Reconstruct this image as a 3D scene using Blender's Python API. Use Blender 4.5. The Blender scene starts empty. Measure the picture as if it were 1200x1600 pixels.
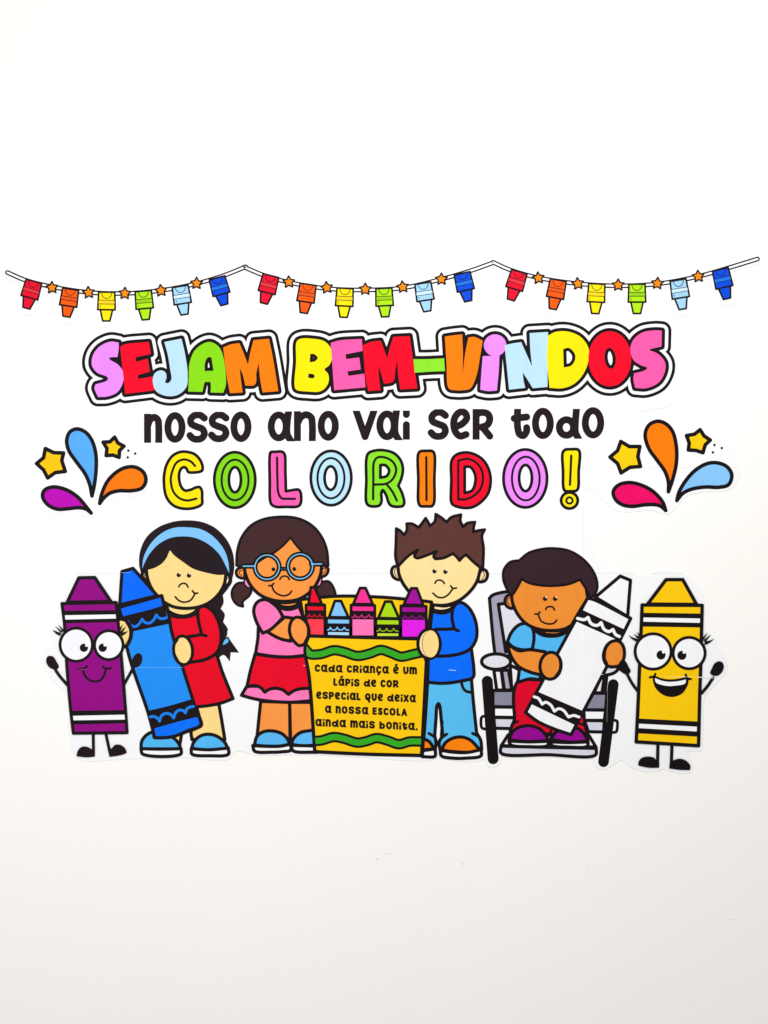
import bpy, math, random
import numpy as np
from mathutils import Vector
from mathutils.geometry import delaunay_2d_cdt
random.seed(7)
S = bpy.context.scene
COL = S.collection
MM = 0.00132          # metres of wall per drawing unit (an A4 sheet is 225 x 159 units)
ZC = 1.40             # height of the drawing's centre above the floor

# ------------------------------------------------------------------ camera, light, exposure
W_, H_ = 1200*MM, 1600*MM
CAMD = 2.9
cam = bpy.data.cameras.new('camera'); camo = bpy.data.objects.new('camera', cam); COL.objects.link(camo)
camo.location = (0, -CAMD, ZC); camo.rotation_euler = (math.radians(90), 0, 0)
cam.sensor_fit = 'VERTICAL'; cam.angle = 2*math.atan(H_/2/CAMD); cam.clip_start = 0.05; cam.clip_end = 50
S.camera = camo
S.view_settings.view_transform = 'Standard'; S.view_settings.look = 'None'
S.view_settings.exposure = 0.0; S.view_settings.gamma = 1.0
w = bpy.data.worlds.new("World"); S.world = w; w.use_nodes = True
bg = w.node_tree.nodes['Background']; bg.inputs[0].default_value = (1.0, 0.982, 0.955, 1); bg.inputs[1].default_value = 0.595
def area(name, loc, target, sx, sy, power, col):
    l = bpy.data.lights.new(name, 'AREA'); l.shape = 'RECTANGLE'; l.size = sx; l.size_y = sy; l.energy = power; l.color = col
    o = bpy.data.objects.new(name, l); COL.objects.link(o); o.location = loc
    o.rotation_euler = (Vector(target)-Vector(loc)).to_track_quat('-Z', 'Y').to_euler(); return o
area('ceiling_lamp', (0.45, -1.7, 2.5), (0.3, 0, 1.75), 0.9, 0.7, 19.5, (1.0, 0.99, 0.965))
area('window_light', (-1.0, -2.1, 1.5), (-0.35, 0, 1.2), 1.0, 1.3, 20, (0.95, 0.98, 1.0))

# ------------------------------------------------------------------ materials
def lin(c):
    c /= 255.0
    return c/12.92 if c <= 0.04045 else ((c+0.055)/1.055)**2.4
_m = {}
def mat(rgb, k=0.90, name='ink', rough=0.55, spec=0.07, mottle=0.085):
    key = (rgb, k, name)
    if key in _m: return _m[key]
    m = bpy.data.materials.new(name+'_%d_%d_%d' % rgb); m.use_nodes = True
    nt = m.node_tree; b = nt.nodes['Principled BSDF']
    base = [min(0.92, lin(v)*k) for v in rgb]
    tc = nt.nodes.new('ShaderNodeTexCoord'); n = nt.nodes.new('ShaderNodeTexNoise')
    n.inputs['Scale'].default_value = 9; n.inputs['Detail'].default_value = 5; n.inputs['Roughness'].default_value = 0.65
    mp = nt.nodes.new('ShaderNodeMapping'); mp.inputs['Scale'].default_value = (3.2, 1.0, 1.0)
    nt.links.new(tc.outputs['Object'], mp.inputs[0]); nt.links.new(mp.outputs[0], n.inputs['Vector'])
    mx = nt.nodes.new('ShaderNodeMix'); mx.data_type = 'RGBA'
    mx.inputs[6].default_value = [v*(1-mottle*1.6) for v in base]+[1]
    mx.inputs[7].default_value = [min(.95, v*(1+mottle)+mottle*.01) for v in base]+[1]
    nt.links.new(n.outputs['Fac'], mx.inputs[0]); nt.links.new(mx.outputs[2], b.inputs['Base Color'])
    b.inputs['Roughness'].default_value = rough; b.inputs['Specular IOR Level'].default_value = spec
    _m[key] = m; return m
BLACK = (20, 11, 15)
WHITE = (255, 255, 255)
def M(c):
    if c == WHITE: return mat((250, 250, 253), 0.885, 'paper', 0.55, 0.15, 0.012)
    if sum(c) < 120: return mat(c, 0.9, 'ink', 0.55, 0.08, 0.10)
    return mat(c)

# ------------------------------------------------------------------ measuring frames: x0, y0, units per reading
FR = dict(A=(60,880,.15), B=(60,1030,.15), C=(200,800,1/6), D=(180,960,220/1200), E=(350,800,1/6), F=(360,980,140/974),
          G=(460,900,230/1200), H=(480,1000,1/6), I=(240,690,.2), J=(470,690,.2), K=(690,690,.2),
          L=(120,500,340/1200), M=(440,500,320/1200), N=(740,490,340/1200), O=(0,380,1/3), P=(380,400,.35), Q=(760,380,440/1200),
          R=(40,640,220/1200), S=(940,640,220/1200), U=(590,790,1/6), V=(620,940,170/1007), W=(770,840,230/1200), X=(740,1000,.2),
          Y=(960,890,.15), Z=(940,1040,1/6), _=(0,0,1.0), T=(210,620,.225))
CUR = ['_']
def frame(c): CUR[0] = c
def raw(s):
    f = FR[CUR[0]]; pts = []; cor = []
    for t in s.split():
        if t[1] == ':': f = FR[t[0]]; t = t[2:]
        c = t.endswith('*'); t = t.rstrip('*')
        x, y = t.split(','); pts.append((f[0]+float(x)*f[2], f[1]+float(y)*f[2])); cor.append(c)
    return pts, cor
def spline(run, periodic=False):
    p = [np.array(q, float) for q in run]; n = len(p)
    if n == 2 and not periodic: return [p[0], p[1]]
    out = []
    rng = range(n if periodic else n-1)
    for i in rng:
        p1, p2 = p[i % n], p[(i+1) % n]
        p0 = p[(i-1) % n] if (periodic or i > 0) else 2*p1-p2
        p3 = p[(i+2) % n] if (periodic or i+2 < n) else 2*p2-p1
        d = np.linalg.norm(p2-p1); k = max(2, min(14, int(d/1.3)))
        d1 = max(1e-6, np.linalg.norm(p1-p0))**.5; d2 = max(1e-6, d)**.5; d3 = max(1e-6, np.linalg.norm(p3-p2))**.5
        m1 = (d1*d1*p2-d2*d2*p0+(2*d1*d1+3*d1*d2+d2*d2)*p1)/(3*d1*(d1+d2))
        m2 = (d3*d3*p1-d2*d2*p3+(2*d3*d3+3*d3*d2+d2*d2)*p2)/(3*d3*(d3+d2))
        for j in range(k):
            t = j/k; u = 1-t
            out.append(u*u*u*p1+3*u*u*t*m1+3*u*t*t*m2+t*t*t*p2)
    if not periodic: out.append(p[-1])
    return out
def closed(s):
    pts, cor = raw(s) if isinstance(s, str) else s
    n = len(pts); ci = [i for i in range(n) if cor[i]]
    if not ci: return np.array(spline(pts, True))
    out = []
    for a, i in enumerate(ci):
        j = ci[(a+1) % len(ci)]; m = (j-i) % n or n
        run = [pts[(i+k) % n] for k in range(m+1)]
        out += spline(run)[:-1]
    return np.array(out)
def openp(s):
    pts, cor = raw(s) if isinstance(s, str) else s
    out = []; st = 0
    for i in range(1, len(pts)):
        if cor[i] or i == len(pts)-1:
            r = spline(pts[st:i+1]); out += r if not out else r[1:]; st = i
    return np.array(out)

# ------------------------------------------------------------------ distance fields (exact, so outlines keep an even pen width)
class Fd:
    def __init__(s, fn, bb): s.fn = fn; s.bb = bb
    def __call__(s, x, y): return s.fn(x, y)
    def __or__(a, b): return Fd(lambda x, y: np.minimum(a(x, y), b(x, y)), (min(a.bb[0], b.bb[0]), min(a.bb[1], b.bb[1]), max(a.bb[2], b.bb[2]), max(a.bb[3], b.bb[3])))
    def __and__(a, b): return Fd(lambda x, y: np.maximum(a(x, y), b(x, y)), (max(a.bb[0], b.bb[0]), max(a.bb[1], b.bb[1]), min(a.bb[2], b.bb[2]), min(a.bb[3], b.bb[3])))
    def __sub__(a, b): return Fd(lambda x, y: np.maximum(a(x, y), -b(x, y)), a.bb)
    def grow(a, r): return Fd(lambda x, y: a(x, y)-r, (a.bb[0]-r, a.bb[1]-r, a.bb[2]+r, a.bb[3]+r))
def _segd(x, y, a, b):
    out = np.empty(len(x)); dx = b-a; L2 = (dx**2).sum(1)+1e-12; ch = max(1, 1500000//len(a))
    for i in range(0, len(x), ch):
        px = x[i:i+ch, None]-a[None, :, 0]; py = y[i:i+ch, None]-a[None, :, 1]
        t = np.clip((px*dx[:, 0]+py*dx[:, 1])/L2, 0, 1)
        px = px-t*dx[:, 0]; py = py-t*dx[:, 1]
        out[i:i+ch] = np.sqrt((px*px+py*py).min(1))
    return out
def _bb(p): return (p[:, 0].min(), p[:, 1].min(), p[:, 0].max(), p[:, 1].max())
def pf(p):
    a = p; b = np.roll(p, -1, 0)
    def fn(x, y):
        d = _segd(x, y, a, b); ins = np.zeros(len(x), bool)
        for k in range(len(a)):
            y0, y1 = a[k, 1], b[k, 1]
            if y0 == y1: continue
            m = (y0 > y) != (y1 > y)
            if m.any(): ins[m] ^= x[m] < (b[k, 0]-a[k, 0])*(y[m]-y0)/(y1-y0)+a[k, 0]
        return np.where(ins, -d, d)
    return Fd(fn, _bb(p))
def sh(s): return pf(closed(s))
def st(s, w):
    """round-ended pen stroke(s), w in drawing units; separate strokes with ';'"""
    A = []; B = []
    for q in (s.split(';') if isinstance(s, str) else [s]):
        p = openp(q); A.append(p[:-1]); B.append(p[1:])
    A = np.vstack(A); B = np.vstack(B); al = np.vstack([A, B]); r = w/2*(1.16 if w < 6 else 1.0); bb = _bb(al)
    return Fd(lambda x, y: _segd(x, y, A, B)-r, (bb[0]-r, bb[1]-r, bb[2]+r, bb[3]+r))
def el(cx, cy, rx, ry=None, rot=0, fr=None):
    f = FR[fr or CUR[0]]; ry = ry or rx; cx = f[0]+cx*f[2]; cy = f[1]+cy*f[2]; rx *= f[2]; ry *= f[2]
    n = max(20, min(110, int((rx+ry)*1.6))); t = np.arange(n)*2*math.pi/n; r = math.radians(rot)
    X = rx*np.cos(t); Y = ry*np.sin(t)
    return pf(np.stack([cx+X*math.cos(r)-Y*math.sin(r), cy+X*math.sin(r)+Y*math.cos(r)], 1))

SEG = {1: [(3, 0)], 2: [(0, 1)], 3: [(3, 1)], 4: [(1, 2)], 6: [(0, 2)], 7: [(3, 2)], 8: [(2, 3)], 9: [(2, 0)], 11: [(2, 1)], 12: [(1, 3)], 13: [(1, 0)], 14: [(0, 3)]}
def contours(f, g):
    x0, y0, x1, y1 = f.bb; x0 -= 2*g; y0 -= 2*g; x1 += 2*g; y1 += 2*g
    if x1 <= x0 or y1 <= y0: return []
    nx = int(math.ceil((x1-x0)/(8*g))); ny = int(math.ceil((y1-y0)/(8*g)))
    ci, cj = np.meshgrid(np.arange(nx), np.arange(ny)); ci = ci.ravel(); cj = cj.ravel()
    d = f(x0+(ci+.5)*8*g, y0+(cj+.5)*8*g); k = np.abs(d) <= 8*g*.7072*1.03
    ci = ci[k]; cj = cj[k]
    if not len(ci): return []
    a = np.arange(9)
    I = (ci[:, None, None]*8+a[None, :, None])+0*a[None, None, :]; J = (cj[:, None, None]*8+a[None, None, :])+0*a[None, :, None]
    v = f(x0+I.ravel()*g, y0+J.ravel()*g).reshape(I.shape); v = np.where(np.abs(v) < 1e-7, 1e-7, v)
    c0 = v[:, :-1, :-1]; c1 = v[:, 1:, :-1]; c2 = v[:, 1:, 1:]; c3 = v[:, :-1, 1:]
    code = (c0 < 0)*1+(c1 < 0)*2+(c2 < 0)*4+(c3 < 0)*8
    nxt = {}; pos = {}
    for q, i, j in zip(*np.nonzero((code > 0) & (code < 15))):
        c = int(code[q, i, j]); vv = (c0[q, i, j], c1[q, i, j], c2[q, i, j], c3[q, i, j]); gi = int(I[q, i, j]); gj = int(J[q, i, j])
        if c in (5, 10):
            neg = sum(vv) < 0
            segs = ([(3, 2), (1, 0)] if neg else [(3, 0), (1, 2)]) if c == 5 else ([(0, 3), (2, 1)] if neg else [(0, 1), (2, 3)])
        else: segs = SEG[c]
        def key(e):
            if e == 0: kk = (gi, gj, 0); t = vv[0]/(vv[0]-vv[1]); pp = (gi+t, gj)
            elif e == 1: kk = (gi+1, gj, 1); t = vv[1]/(vv[1]-vv[2]); pp = (gi+1, gj+t)
            elif e == 2: kk = (gi, gj+1, 0); t = vv[3]/(vv[3]-vv[2]); pp = (gi+t, gj+1)
            else: kk = (gi, gj, 1); t = vv[0]/(vv[0]-vv[3]); pp = (gi, gj+t)
            if kk not in pos: pos[kk] = (x0+pp[0]*g, y0+pp[1]*g)
            return kk
        for e0, e1 in segs: nxt[key(e0)] = key(e1)
    loops = []
    while nxt:
        s0 = next(iter(nxt)); lp = []; c = s0
        while c in nxt: lp.append(pos[c]); c = nxt.pop(c)
        if len(lp) >= 4: loops.append(simp(np.array(lp), 0.035))
    return [l for l in loops if len(l) >= 3]
def simp(p, eps):
    n = len(p); i0 = 0; i1 = int(((p-p[0])**2).sum(1).argmax()); keep = {0, i1}; stack = [(0, i1), (i1, n)]
    q = np.vstack([p, p[:1]])
    while stack:
        a, b = stack.pop()
        if b-a < 2: continue
        s = q[a+1:b]-q[a]; e = q[b]-q[a]; L = math.hypot(*e)
        d = np.abs(s[:, 0]*e[1]-s[:, 1]*e[0])/L if L > 1e-9 else np.hypot(s[:, 0], s[:, 1])
        k = int(d.argmax())
        if d[k] > eps: keep.add(a+1+k); stack += [(a, a+1+k), (a+1+k, b)]
    return p[sorted(i for i in keep if i < n)]

# ------------------------------------------------------------------ objects
def area2(l): return abs(0.5*np.sum(l[:, 0]*np.roll(l[:, 1], -1)-l[:, 1]*np.roll(l[:, 0], -1)))
class Acc:
    def __init__(s): s.v = []; s.f = []; s.mi = []; s.ms = []
    def mat(s, c):
        m = M(c)
        if m not in s.ms: s.ms.append(m)
        return s.ms.index(m)
    def layer(s, f, c, z, side=0.0, g=None):
        if g is None:
            b = f.bb; sz = max(b[2]-b[0], b[3]-b[1]); g = 0.25 if sz < 20 else 0.4 if sz < 60 else 0.6
        loops = [l for l in contours(f, g) if area2(l) > 0.15]
        if not loops: return
        vs = []; es = []
        for l in loops:
            o = len(vs); n = len(l); vs += [Vector((float(x), float(y))) for x, y in l]; es += [(o+i, o+(i+1) % n) for i in range(n)]
        r = delaunay_2d_cdt(vs, es, [], 0, 1e-5)
        P = np.array([(p[0], p[1]) for p in r[0]]); T = np.array(r[2]); cc = P[T].mean(1); ins = np.zeros(len(cc), bool)
        for l in loops:
            for q0, q1 in zip(l, np.roll(l, -1, 0)):
                if q0[1] == q1[1]: continue
                m = (q0[1] > cc[:, 1]) != (q1[1] > cc[:, 1])
                if m.any(): ins[m] ^= cc[m, 0] < (q1[0]-q0[0])*(cc[m, 1]-q0[1])/(q1[1]-q0[1])+q0[0]
        r = (r[0], r[1], [t for t, k_ in zip(r[2], ins) if k_])
        o = len(s.v); mi = s.mat(c)
        s.v += [(p[0], p[1], z) for p in r[0]]
        for t in r[2]:
            p = [r[0][i] for i in t]
            cr = (p[1][0]-p[0][0])*(p[2][1]-p[0][1])-(p[1][1]-p[0][1])*(p[2][0]-p[0][0])
            t = list(t) if cr < 0 else list(t)[::-1]
            s.f.append([o+i for i in t]); s.mi.append(mi)
        if side:
            for l in loops:
                o = len(s.v); n = len(l)
                s.v += [(float(x), float(y), z) for x, y in l]+[(float(x), float(y), z-side) for x, y in l]
                for i in range(n):
                    j = (i+1) % n; s.f.append([o+i, o+n+i, o+n+j, o+j]); s.mi.append(mi)
    def build(s, name, parent=None, loc=(0, 0, 0)):
        me = bpy.data.meshes.new(name)
        me.from_pydata([((x-600)*MM-loc[0], -z*0.001-loc[1], (800-y)*MM+ZC-loc[2]) for x, y, z in s.v], [], s.f)
        for m in s.ms: me.materials.append(m)
        me.polygons.foreach_set('material_index', s.mi); me.update()
        o = bpy.data.objects.new(name, me); COL.objects.link(o)
        if parent: o.parent = parent
        return o
PAPER = 1.7            # mm: face of the glued paper in front of the wall
def lev(l): return PAPER+0.06+0.45*l
class Thing:
    """a cut-out: an Empty at its base that parents its parts; l = which paper lies over which"""
    def __init__(s, name, label, cat, base, l=1, group=None):
        s.loc = ((base[0]-600)*MM, -lev(l)*0.001, (800-base[1])*MM+ZC)
        s.o = bpy.data.objects.new(name, None); s.o.empty_display_size = .02; COL.objects.link(s.o); s.o.location = s.loc
        s.o['label'] = label; s.o['category'] = cat
        if group: s.o['group'] = group
        s.z = lev(l)
    def part(s, name, f, c, w=4.6, ink=(), parent=None, l=None, inner=False, label=None):
        """f traced along the middle of its pen line (inner: along the inside), filled with c; ink = [(field, colour)] printed on it"""
        a = Acc(); z = s.z if l is None else lev(l)+s.k()
        if f is not None:
            if w and c != BLACK:
                w = w*1.17
                o, i = (w, 0) if inner else (w/2, -w/2)
                a.layer(f.grow(o), BLACK, z, 0.16); a.layer(f.grow(i), c, z+.006)
            else: a.layer(f.grow(w/2 if c == BLACK else 0), c, z, 0.16)
        for k, q in enumerate(ink): a.layer(q[0], q[1], z+.010+.003*k)
        s.z += .010+.003*len(ink)
        o = a.build(name, parent or s.o, s.loc)
        if label: o['label'] = label
        return o
    def k(s):
        s.kk = getattr(s, 'kk', 0)+.012; return s.kk
# ------------------------------------------------------------------ the wall
def wall():
    nx, nz = 2, 2
    me = bpy.data.meshes.new('wall'); X0, X1, Z0, Z1, D = -2.6, 2.6, -0.2, 3.4, 0.12
    v = [(x, y, z) for y in (0, D) for z in (Z0, Z1) for x in (X0, X1)]
    me.from_pydata(v, [], [(0, 1, 3, 2), (4, 6, 7, 5), (0, 4, 5, 1), (2, 3, 7, 6), (0, 2, 6, 4), (1, 5, 7, 3)]); me.update()
    o = bpy.data.objects.new('wall', me); COL.objects.link(o); o['kind'] = 'structure'
    m = bpy.data.materials.new('painted_plaster'); m.use_nodes = True; nt = m.node_tree; N = nt.nodes; L = nt.links; b = N['Principled BSDF']
    tc = N.new('ShaderNodeTexCoord')
    def noise(sc, det, rough=.5):
        n = N.new('ShaderNodeTexNoise'); n.inputs['Scale'].default_value = sc; n.inputs['Detail'].default_value = det
        n.inputs['Roughness'].default_value = rough; L.new(tc.outputs['Object'], n.inputs['Vector']); return n
    n1 = noise(1.3, 4); r = N.new('ShaderNodeValToRGB'); r.color_ramp.elements[0].position = .3; r.color_ramp.elements[1].position = .72
    r.color_ramp.elements[0].color = (.888, .860, .834, 1); r.color_ramp.elements[1].color = (.902, .886, .866, 1); L.new(n1.outputs['Fac'], r.inputs[0])
    # a few small grey scuffs
    n2 = noise(60, 1, .4); r2 = N.new('ShaderNodeValToRGB'); r2.color_ramp.elements[0].position = .80; r2.color_ramp.elements[1].position = .84
    r2.color_ramp.elements[0].color = (0, 0, 0, 1); r2.color_ramp.elements[1].color = (.25, .25, .25, 1); L.new(n2.outputs['Fac'], r2.inputs[0])
    mx = N.new('ShaderNodeMix'); mx.data_type = 'RGBA'; mx.inputs[7].default_value = (.42, .40, .38, 1)
    L.new(r2.outputs[0], mx.inputs[0]); L.new(r.outputs[0], mx.inputs[6]); L.new(mx.outputs[2], b.inputs['Base Color'])
    def mark(px, py, rx, rz, k, prev):
        sb = N.new('ShaderNodeVectorMath'); sb.operation = 'SUBTRACT'; sb.inputs[1].default_value = ((px-600)*MM, 0, (800-py)*MM+ZC); L.new(tc.outputs['Object'], sb.inputs[0])
        ml = N.new('ShaderNodeVectorMath'); ml.operation = 'MULTIPLY'; ml.inputs[1].default_value = (1/rx, 0, 1/rz); L.new(sb.outputs[0], ml.inputs[0])
        ln = N.new('ShaderNodeVectorMath'); ln.operation = 'LENGTH'; L.new(ml.outputs[0], ln.inputs[0])
        mr = N.new('ShaderNodeMapRange'); mr.inputs[1].default_value = .6; mr.inputs[2].default_value = 1.2; mr.inputs[3].default_value = k; mr.inputs[4].default_value = 0; L.new(ln.outputs['Value'], mr.inputs[0])
        m_ = N.new('ShaderNodeMix'); m_.data_type = 'RGBA'; m_.inputs[7].default_value = (.34, .32, .30, 1); L.new(mr.outputs[0], m_.inputs[0]); L.new(prev, m_.inputs[6]); return m_.outputs[2]
    c_ = mx.outputs[2]
    for a in ((589.5, 1342, .0020, .0012, .75), (724, 1350, .0018, .0013, .8), (512, 1322, .0010, .0022, .3), (919, 1360, .0010, .010, .22), (1140, 1437, .012, .0009, .25), (208, 1298, .0009, .0030, .4), (290, 1313, .0008, .0018, .4), (802, 1440, .0010, .007, .2), (630, 1588, .0016, .0011, .5), (604, 1334, .010, .0012, .25)): c_ = mark(*a, c_)
    L.new(c_, b.inputs['Base Color'])
    b.inputs['Roughness'].default_value = .62; b.inputs['Specular IOR Level'].default_value = .3
    n3 = noise(150, 6, .62); n4 = noise(12, 4); ad = N.new('ShaderNodeMath'); ad.operation = 'MULTIPLY_ADD'; ad.inputs[1].default_value = 2.2
    L.new(n4.outputs['Fac'], ad.inputs[0]); L.new(n3.outputs['Fac'], ad.inputs[2])
    bu = N.new('ShaderNodeBump'); bu.inputs['Strength'].default_value = .45; bu.inputs['Distance'].default_value = .0011
    L.new(ad.outputs[0], bu.inputs['Height']); L.new(bu.outputs[0], b.inputs['Normal'])
    me.materials.append(m)
wall()

# ------------------------------------------------------------------ colours
SKIN1 = (252, 218, 140); SKIN1B = (255, 224, 178); SKIN2 = (250, 152, 68); SKIN3 = (238, 143, 52)
PURPLE = (148, 0, 132); RED = (232, 0, 36); BLUE = (0, 108, 255); BLUE2 = (32, 142, 246); SKY = (82, 184, 246); BABY = (128, 196, 255)
YEL = (255, 202, 8); PINK = (252, 122, 186); ORANGE = (255, 128, 0); GREEN = (52, 168, 34); JEAN = (88, 190, 242)

# ------------------------------------------------------------------ the big assembled paper panel
frame('_')
PANEL = sh("132,600 136,545 170,510 300,500 450,500 600,500 770,494 900,500 1035,498 1064,520 1070,590 1048,632 1000,645 985,665 1005,652 1030,646 1060,650 1080,665 1103,667 1128,688 1140,705 1156,740 1145,762 1123,768 1096,769 1072,776 1054,796 1043,804 1028,800 1013,797 986,800 964,798 940,780 930,771 911,759* 912,790 925,860 960,893 980,890 1000,900 1030,892 1071,897 1098,930 1103,985 1118,998 1119,1008 1128,1020 1136,1045 1122,1065 1102,1087 1099,1130 1097,1173* 1072,1174* 1083,1200 1078,1207 1057,1207 1036,1201* 1026,1205 1006,1205 986,1198 971,1186* 952,1199 942,1203 932,1198 926,1186* 840,1182 784,1180 782,1192 771,1199 762,1197 756,1186* 747,1189 721,1190 684,1183* 672,1188 563,1183 489,1179 425,1180 396,1179 380,1174 369,1174 358,1186 336,1188 297,1184 235,1184 180,1187 133,1189 122,1184 114,1174 108,1150 103,1085 82,1062 68,1038 70,1018 82,1000 80,985 94,960 92,935 96,915 108,898 160,893 180,884 205,860 212,835 240,812 250,800 235,790 231,767 214,775 190,775 168,785 150,806 132,807 119,802 95,802 73,800 58,784 62,760 52,735 50,718 62,698 90,694 102,672 122,660 145,665 185,672 210,690 222,690 224,645 216,637 162,640 137,633")
root = bpy.data.objects.new('paper_panel', None); COL.objects.link(root); root.location = (0, -PAPER*.001, (800-1190)*MM+ZC)
root['label'] = 'large white cut-out paper panel of taped sheets under the lettering and the children'; root['category'] = 'poster panel'
gx = [40, 262, 485, 711, 911, 1170]; gy = [480, 583, 731, 896, 1050, 1215]
q = 0
for i in range(5):
    for j in range(5):
        q += 1; e = .08
        p = np.array([(gx[i]+e, gy[j]+e), (gx[i+1]-e, gy[j]+e), (gx[i+1]-e, gy[j+1]-e), (gx[i]+e, gy[j+1]-e)], float)
        a = Acc(); a.layer(PANEL & pf(p), WHITE, PAPER-.03*((i+2*j) % 3), PAPER-.1, g=.8)
        if a.f: a.build('paper_sheet', root, root.location)

# ------------------------------------------------------------------ garlands of crayon flags
FLAGC = [((238, 10, 48), (232, 52, 64)), ((255, 92, 8), (228, 84, 28)), ((255, 232, 0), (255, 212, 30)), ((178, 232, 20), (150, 206, 22)), ((164, 214, 250), (206, 236, 255)), ((0, 76, 226), (28, 120, 232))]
FLAGN = ['red', 'orange', 'yellow', 'lime green', 'pale blue', 'dark blue']
def garland(fr, string, flags, stars, label):
    frame(fr); f = FR[fr]
    allp, _c = raw(string); mid = allp[len(allp)//2]
    t = Thing('garland', label, 'garland', (mid[0], mid[1]+45), 0, 'garlands strung across the top of the wall')
    # paper the strip was cut from
    fld = st(string, 16)
    locs = []
    for (ax, ay, bx, by) in flags:
        a = np.array([f[0]+ax*f[2], f[1]+ay*f[2]]); b = np.array([f[0]+bx*f[2], f[1]+by*f[2]]); u = (b-a)/np.linalg.norm(b-a)
        locs.append((a, u, np.linalg.norm(b-a))); fld = fld | pf(np.array([a+u*4+np.array([-u[1], u[0]])*11, a+u*4-np.array([-u[1], u[0]])*11, b-np.array([-u[1], u[0]])*4, b+np.array([-u[1], u[0]])*4])).grow(9)
    a_ = Acc(); a_.layer(fld, WHITE, PAPER-.12 if fr != 'P' else PAPER-.2, .5, g=.6); a_.build('paper_backing', t.o, t.loc)
    t.part('string', st(string, 4.6), (252, 250, 255), 1.9)
    def star(x, y):
        cx = f[0]+x*f[2]; cy = f[1]+y*f[2]; r0 = random.uniform(-.12, .12); R = 9.6
        P = [(cx+(R if k % 2 == 0 else R*.53)*math.sin(k*math.pi/5+r0), cy-(R if k % 2 == 0 else R*.53)*math.cos(k*math.pi/5+r0)) for k in range(10)]
        t.part('star', pf(np.array(P)), (255, 142, 16), 2.0)
    for n, ((a, u, L), (c, c2)) in enumerate(zip(locs, FLAGC)):
        v = np.array([-u[1], u[0]])          # to the flag's left when it hangs
        q = lambda x, y: tuple(a+v*-x+u*y*(L/46.))
        poly = lambda pts: pf(np.array([q(*p) for p in pts]))
        body = poly([(-12.6, 0), (12.6, 0), (13.6, 27.5), (-13.6, 27.5)]); tip = poly([(-9.6, 27.5), (9.6, 27.5), (5.6, 45), (-5.6, 45)])
        ln = lambda pts, w: st(([q(*p) for p in pts], [False]*len(pts)), w)
        o = t.part('crayon_flag', body, c, 2.4, [(poly([(-12.2, 12.6), (12.2, 12.6), (12.5, 18.6), (-12.5, 18.6)]), c2), (ln([(-13, 12.6), (13, 12.6)], .9) | ln([(-13, 18.6), (13, 18.6)], .9), BLACK),
                 (ln([(-8, 1), (-6.5, 6), (-2.5, 9.4), (2.5, 9.4), (6.5, 6), (8, 1)], 1.0), BLACK)] + ([(ln([(-9.5, 21), (-9.5, 24)], .8), BLACK)] if n in (2, 3, 4) else []), label=FLAGN[n]+' crayon flag')
        t.part('crayon_tip', tip, c, 2.4, parent=o)
    for s in stars: star(*s)
garland('O', "36,138 120,174 245,205 416,231 586,236 755,222 922,190 1055,150 1152,111",
        [(160, 179, 124, 308), (332, 216, 312, 348), (501, 230, 499, 368), (672, 225, 684, 362), (845, 203, 866, 338), (1018, 163, 1053, 292)],
        [(245, 209), (416, 232), (586, 236), (755, 223), (922, 189)], 'left garland of crayon flags, running to the left edge of the photo')
garland('P', "4,50 85,84 204,118 373,146 545,152 712,143 885,104 1010,68 1112,32",
        [(124, 88, 92, 215), (290, 127, 270, 258), (455, 145, 448, 277), (628, 145, 634, 275), (802, 122, 822, 250), (977, 78, 1005, 205)],
        [(204, 117), (373, 142), (545, 149), (712, 139), (885, 104)], 'middle garland of crayon flags, hung between the two other garlands')
garland('Q', "28,82 100,114 221,148 389,173 561,182 728,174 902,142 1040,103 1154,68",
        [(140, 122, 103, 245), (306, 158, 282, 284), (470, 174, 463, 303), (641, 175, 641, 303), (816, 158, 836, 284), (996, 112, 1025, 240)],
        [(221, 149), (389, 173), (561, 179), (728, 172), (902, 142)], 'right garland of crayon flags, running to the right edge of the photo')

# ------------------------------------------------------------------ headline words in fat rounded letters
def word(letters, label, base, l):
    t = Thing('headline_word', label, 'lettering', base, l, 'headline words in coloured letters')
    fs = []; U = None
    for (nm, fr, ps, holes, c) in letters:
        frame(fr); fld = None
        for p in ps:
            g = sh(p) if isinstance(p, str) else el(*p)
            fld = g if fld is None else fld | g
        for h in holes: fld = fld - (sh(h) if isinstance(h, str) else el(*h))
        fs.append((fld, c)); U = fld if U is None else U | fld
    a = Acc(); z = t.z
    a.layer(U.grow(14.9), BLACK, z, .2, g=.7); a.layer(U.grow(10.2), (252, 251, 255), z+.008, g=.7)
    a.build('outline', t.o, t.loc)
    for k, (fld, c) in enumerate(fs):
        a = Acc(); a.layer(fld.grow(5.2), BLACK, z+.02+.004*k, .1, g=.5); a.layer(fld, c, z+.08+.004*k, g=.4)
        a.build('letter', t.o, t.loc)
VIO = (236, 142, 255); PAL = (188, 226, 252); LIM = (138, 220, 18); OR2 = (255, 128, 4); PK2 = (255, 92, 172); RD2 = (248, 0, 40); YE2 = (255, 232, 0)
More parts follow.
